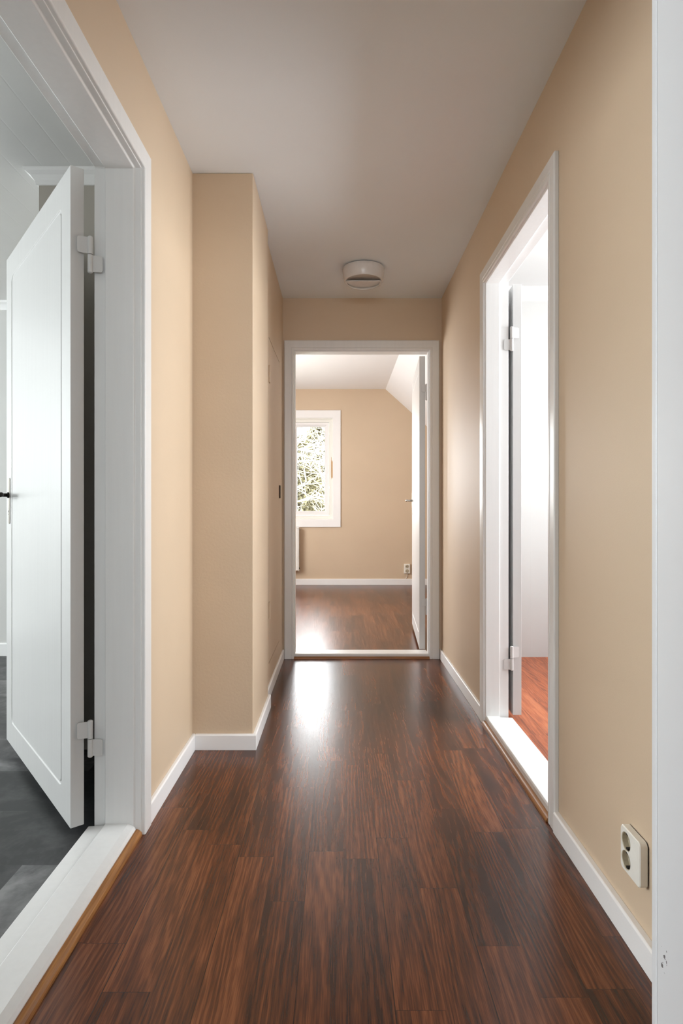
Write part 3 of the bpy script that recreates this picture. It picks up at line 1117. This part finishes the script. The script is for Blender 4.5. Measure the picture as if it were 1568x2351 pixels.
for zc in (0.240, 0.182):
    bm = bmesh.new()
    cx = (FX0 + FX1) / 2
    pts = [(cx + 0.021 * math.cos(2 * math.pi * k / 28), 7.6715, zc + 0.021 * math.sin(2 * math.pi * k / 28)) for k in range(29)]
    tube(bm, pts, 0.0022, 6, cap=False)
    tube(bm, [(cx, 7.6722, zc), (cx, 7.6712, zc)], 0.0205, 24)
    obj('socket_well', bm, TANPLASTIC, cov)
    bm = bmesh.new()
    for dx in (-0.0095, 0.0095):
        tube(bm, [(cx + dx, 7.6711, zc), (cx + dx, 7.6703, zc)], 0.004, 10)
    box(bm, cx - 0.003, cx + 0.003, 7.6703, 7.6711, zc + 0.014, zc + 0.019)
    box(bm, cx - 0.003, cx + 0.003, 7.6703, 7.6711, zc - 0.019, zc - 0.014)
    obj('contacts', bm, BLACK, cov)
bm = bmesh.new()
tube(bm, [(0.862, 7.70, 0.152), (0.863, 7.700, 0.125), (0.862, 7.701, 0.105), (0.852, 7.702, 0.090), (0.842, 7.702, 0.082)], 0.0035, 8)
o = obj('cable', bm, CREAMPLASTIC, e, smooth=True)

# ------------------------------------------------------------------ radiator under the far window
RX0, RX1, RZ0, RZ1 = -1.15, -0.516, 0.187, 0.742
e = empty('radiator', ((RX0 + RX1) / 2, 7.64, RZ0))
tag(e, 'white panel radiator end below the garden window', 'radiator')
bm = bmesh.new()
prof = []
nr = 18
wv = (RX1 - RX0) / nr
front = [(RX0, 7.604)]
for i in range(nr):
    x0 = RX0 + i * wv
    front += [(x0 + wv * 0.18, 7.596), (x0 + wv * 0.62, 7.596), (x0 + wv * 0.80, 7.604)]
front += [(RX1, 7.604)]
poly = front + [(RX1, 7.618), (RX0, 7.618)]
prism(bm, poly, lambda a, b, t: (a, b, t), RZ0 + 0.01, RZ1 - 0.015)
obj('front_panel', bm, RADWHITE, e)
bm = newbox(RX0, RX1, 7.655, 7.668, RZ0 + 0.01, RZ1 - 0.015)
obj('rear_panel', bm, RADWHITE, e, bevel=0.003)
bm = bmesh.new()
box(bm, RX0, RX1, 7.597, 7.672, RZ1 - 0.014, RZ1)
obj('top_grille', bm, RADWHITE, e, bevel=0.003)
for xa, xb in ((RX0, RX0 + 0.004), (RX1 - 0.004, RX1)):
    obj('side_panel', newbox(xa, xb, 7.600, 7.670, RZ0, RZ1 - 0.0145), RADWHITE, e, bevel=0.001)
bm = bmesh.new()
tube(bm, [(RX1 + 0.0002, 7.636, RZ1 - 0.03), (RX1 + 0.012, 7.636, RZ1 - 0.03), (RX1 + 0.018, 7.636, RZ1 - 0.03)], [0.009, 0.009, 0.006], 12)
o = obj('bleed_valve', bm, STEEL, e)
bm = bmesh.new()
tube(bm, [(RX1 + 0.0002, 7.636, RZ0 + 0.035), (RX1 + 0.008, 7.636, RZ0 + 0.035)], 0.009, 12)
obj('end_plug', bm, DARKMETAL, e)
for x in (RX0 + 0.1, RX1 - 0.1):
    obj('bracket', newbox(x - 0.015, x + 0.015, 7.668, 7.7098, RZ0 + 0.05, RZ1 - 0.06), RADWHITE, e)

# ------------------------------------------------------------------ garden outside the far window
GZ = -3.2
struct('ground', newbox(-30, 30, 9.0, 60, GZ - 0.2, GZ), GRASS, 'dry winter lawn outside the garden window', 'ground')


def limb(bm, rnd, p, d, length, r, level, gravity=0.0):
    n = 7
    pts = [Vector(p)]
    d = Vector(d).normalized()
    for i in range(n):
        d = (d + Vector((rnd.uniform(-1, 1), rnd.uniform(-1, 1), rnd.uniform(-1, 1) + gravity)) * 0.16).normalized()
        pts.append(pts[-1] + d * length / n)
    radii = [r * (1 - 0.8 * i / n) for i in range(n + 1)]
    tube(bm, pts, radii, 5 if level else 8)
    return pts


def bare_tree(loc, seed, label, height, lean, nb=22):
    rnd = random.Random(seed)
    e = empty('bare_tree', loc)
    tag(e, label, 'tree', group='bare trees outside the garden window')
    L = Vector(loc)
    bm = bmesh.new()
    top = L + Vector((lean, 0, height))
    tp = [L + (top - L) * t + Vector((0.12 * math.sin(4 * t + seed), 0.08 * math.cos(3 * t + seed), 0)) for t in [i / 12 for i in range(13)]]
    tube(bm, tp, [0.09 * (1 - 0.8 * i / 12) for i in range(13)], 10)
    obj('trunk', bm, BARK, e, smooth=True)
    bm = bmesh.new()
    for k in range(nb):
        t = 0.30 + 0.68 * k / nb
        i = min(11, int(t * 12))
        p = tp[i] + (tp[i + 1] - tp[i]) * (t * 12 - i)
        a = rnd.uniform(0, 2 * math.pi)
        up = rnd.uniform(-0.1, 0.75)
        l = rnd.uniform(0.9, 1.5) * (1.15 - 0.5 * t)
        pts = limb(bm, rnd, p, (math.cos(a), math.sin(a), up), l, 0.024, 0)
        for j in range(2, len(pts)):
            for _ in range(2):
                a2 = rnd.uniform(0, 2 * math.pi)
                q = limb(bm, rnd, pts[j], (pts[j] - pts[j - 1]).normalized() + Vector((math.cos(a2), math.sin(a2), rnd.uniform(-0.6, 0.9))) * 0.9, rnd.uniform(0.3, 0.65), 0.0125, 1, 0.2)
                for jj in (3, 5):
                    limb(bm, rnd, q[jj], (q[jj] - q[jj - 1]).normalized() + Vector((rnd.uniform(-1, 1), rnd.uniform(-1, 1), rnd.uniform(-1, 1))) * 0.9, rnd.uniform(0.15, 0.4), 0.0055, 2)
    o = obj('branches', bm, BARK, e, smooth=True)
    tag(o, kind='stuff')
    return e


bare_tree((-1.5, 10.9, GZ), 3, 'pale bare tree close outside the left half of the garden window', 6.6, 0.5, 40)
bare_tree((0.55, 14.3, GZ), 8, 'pale bare tree outside the right edge of the garden window', 6.6, -0.5, 38)


def evergreen(loc, seed, label, height, rad):
    rnd = random.Random(seed)
    e = empty('evergreen_tree', loc)
    tag(e, label, 'tree', group='evergreens at the back of the garden')
    L = Vector(loc)
    bm = bmesh.new()
    tube(bm, [L, L + Vector((0, 0, height * 0.55)), L + Vector((0, 0, height * 0.97))], [0.16, 0.10, 0.02], 10)
    obj('trunk', bm, TRUNKBARK, e, smooth=True)
    bm = bmesh.new()
    for k in range(14000):
        t = rnd.random() ** 0.8
        r = rad * (1.02 - t) ** 0.7 * math.sqrt(rnd.uniform(0.25, 1.0))
        a = rnd.uniform(0, 2 * math.pi)
        p = L + Vector((r * math.cos(a), r * math.sin(a), height * (0.12 + 0.88 * t) - 0.25 * r))
        d = Vector((math.cos(a) + rnd.uniform(-0.6, 0.6), math.sin(a) + rnd.uniform(-0.6, 0.6), rnd.uniform(-0.7, 0.5))).normalized()
        s = d.orthogonal().normalized()
        s = (s * math.cos(k) + d.cross(s) * math.sin(k)) * rnd.uniform(0.015, 0.04)
        l = rnd.uniform(0.12, 0.30)
        bm.faces.new([bm.verts.new(p - s), bm.verts.new(p + d * l * 0.5 - s * 1.2), bm.verts.new(p + d * l), bm.verts.new(p + d * l * 0.5 + s * 1.2), bm.verts.new(p + s)])
    o = obj('needles', bm, NEEDLES, e)
    tag(o, kind='stuff')
    return e


evergreen((-1.4, 18.6, GZ), 21, 'dense olive evergreen behind the bare trees, left one of two', 6.4, 2.3)
evergreen((-0.75, 23.6, GZ), 22, 'dense olive evergreen behind the bare trees, right one of two', 7.6, 2.4)
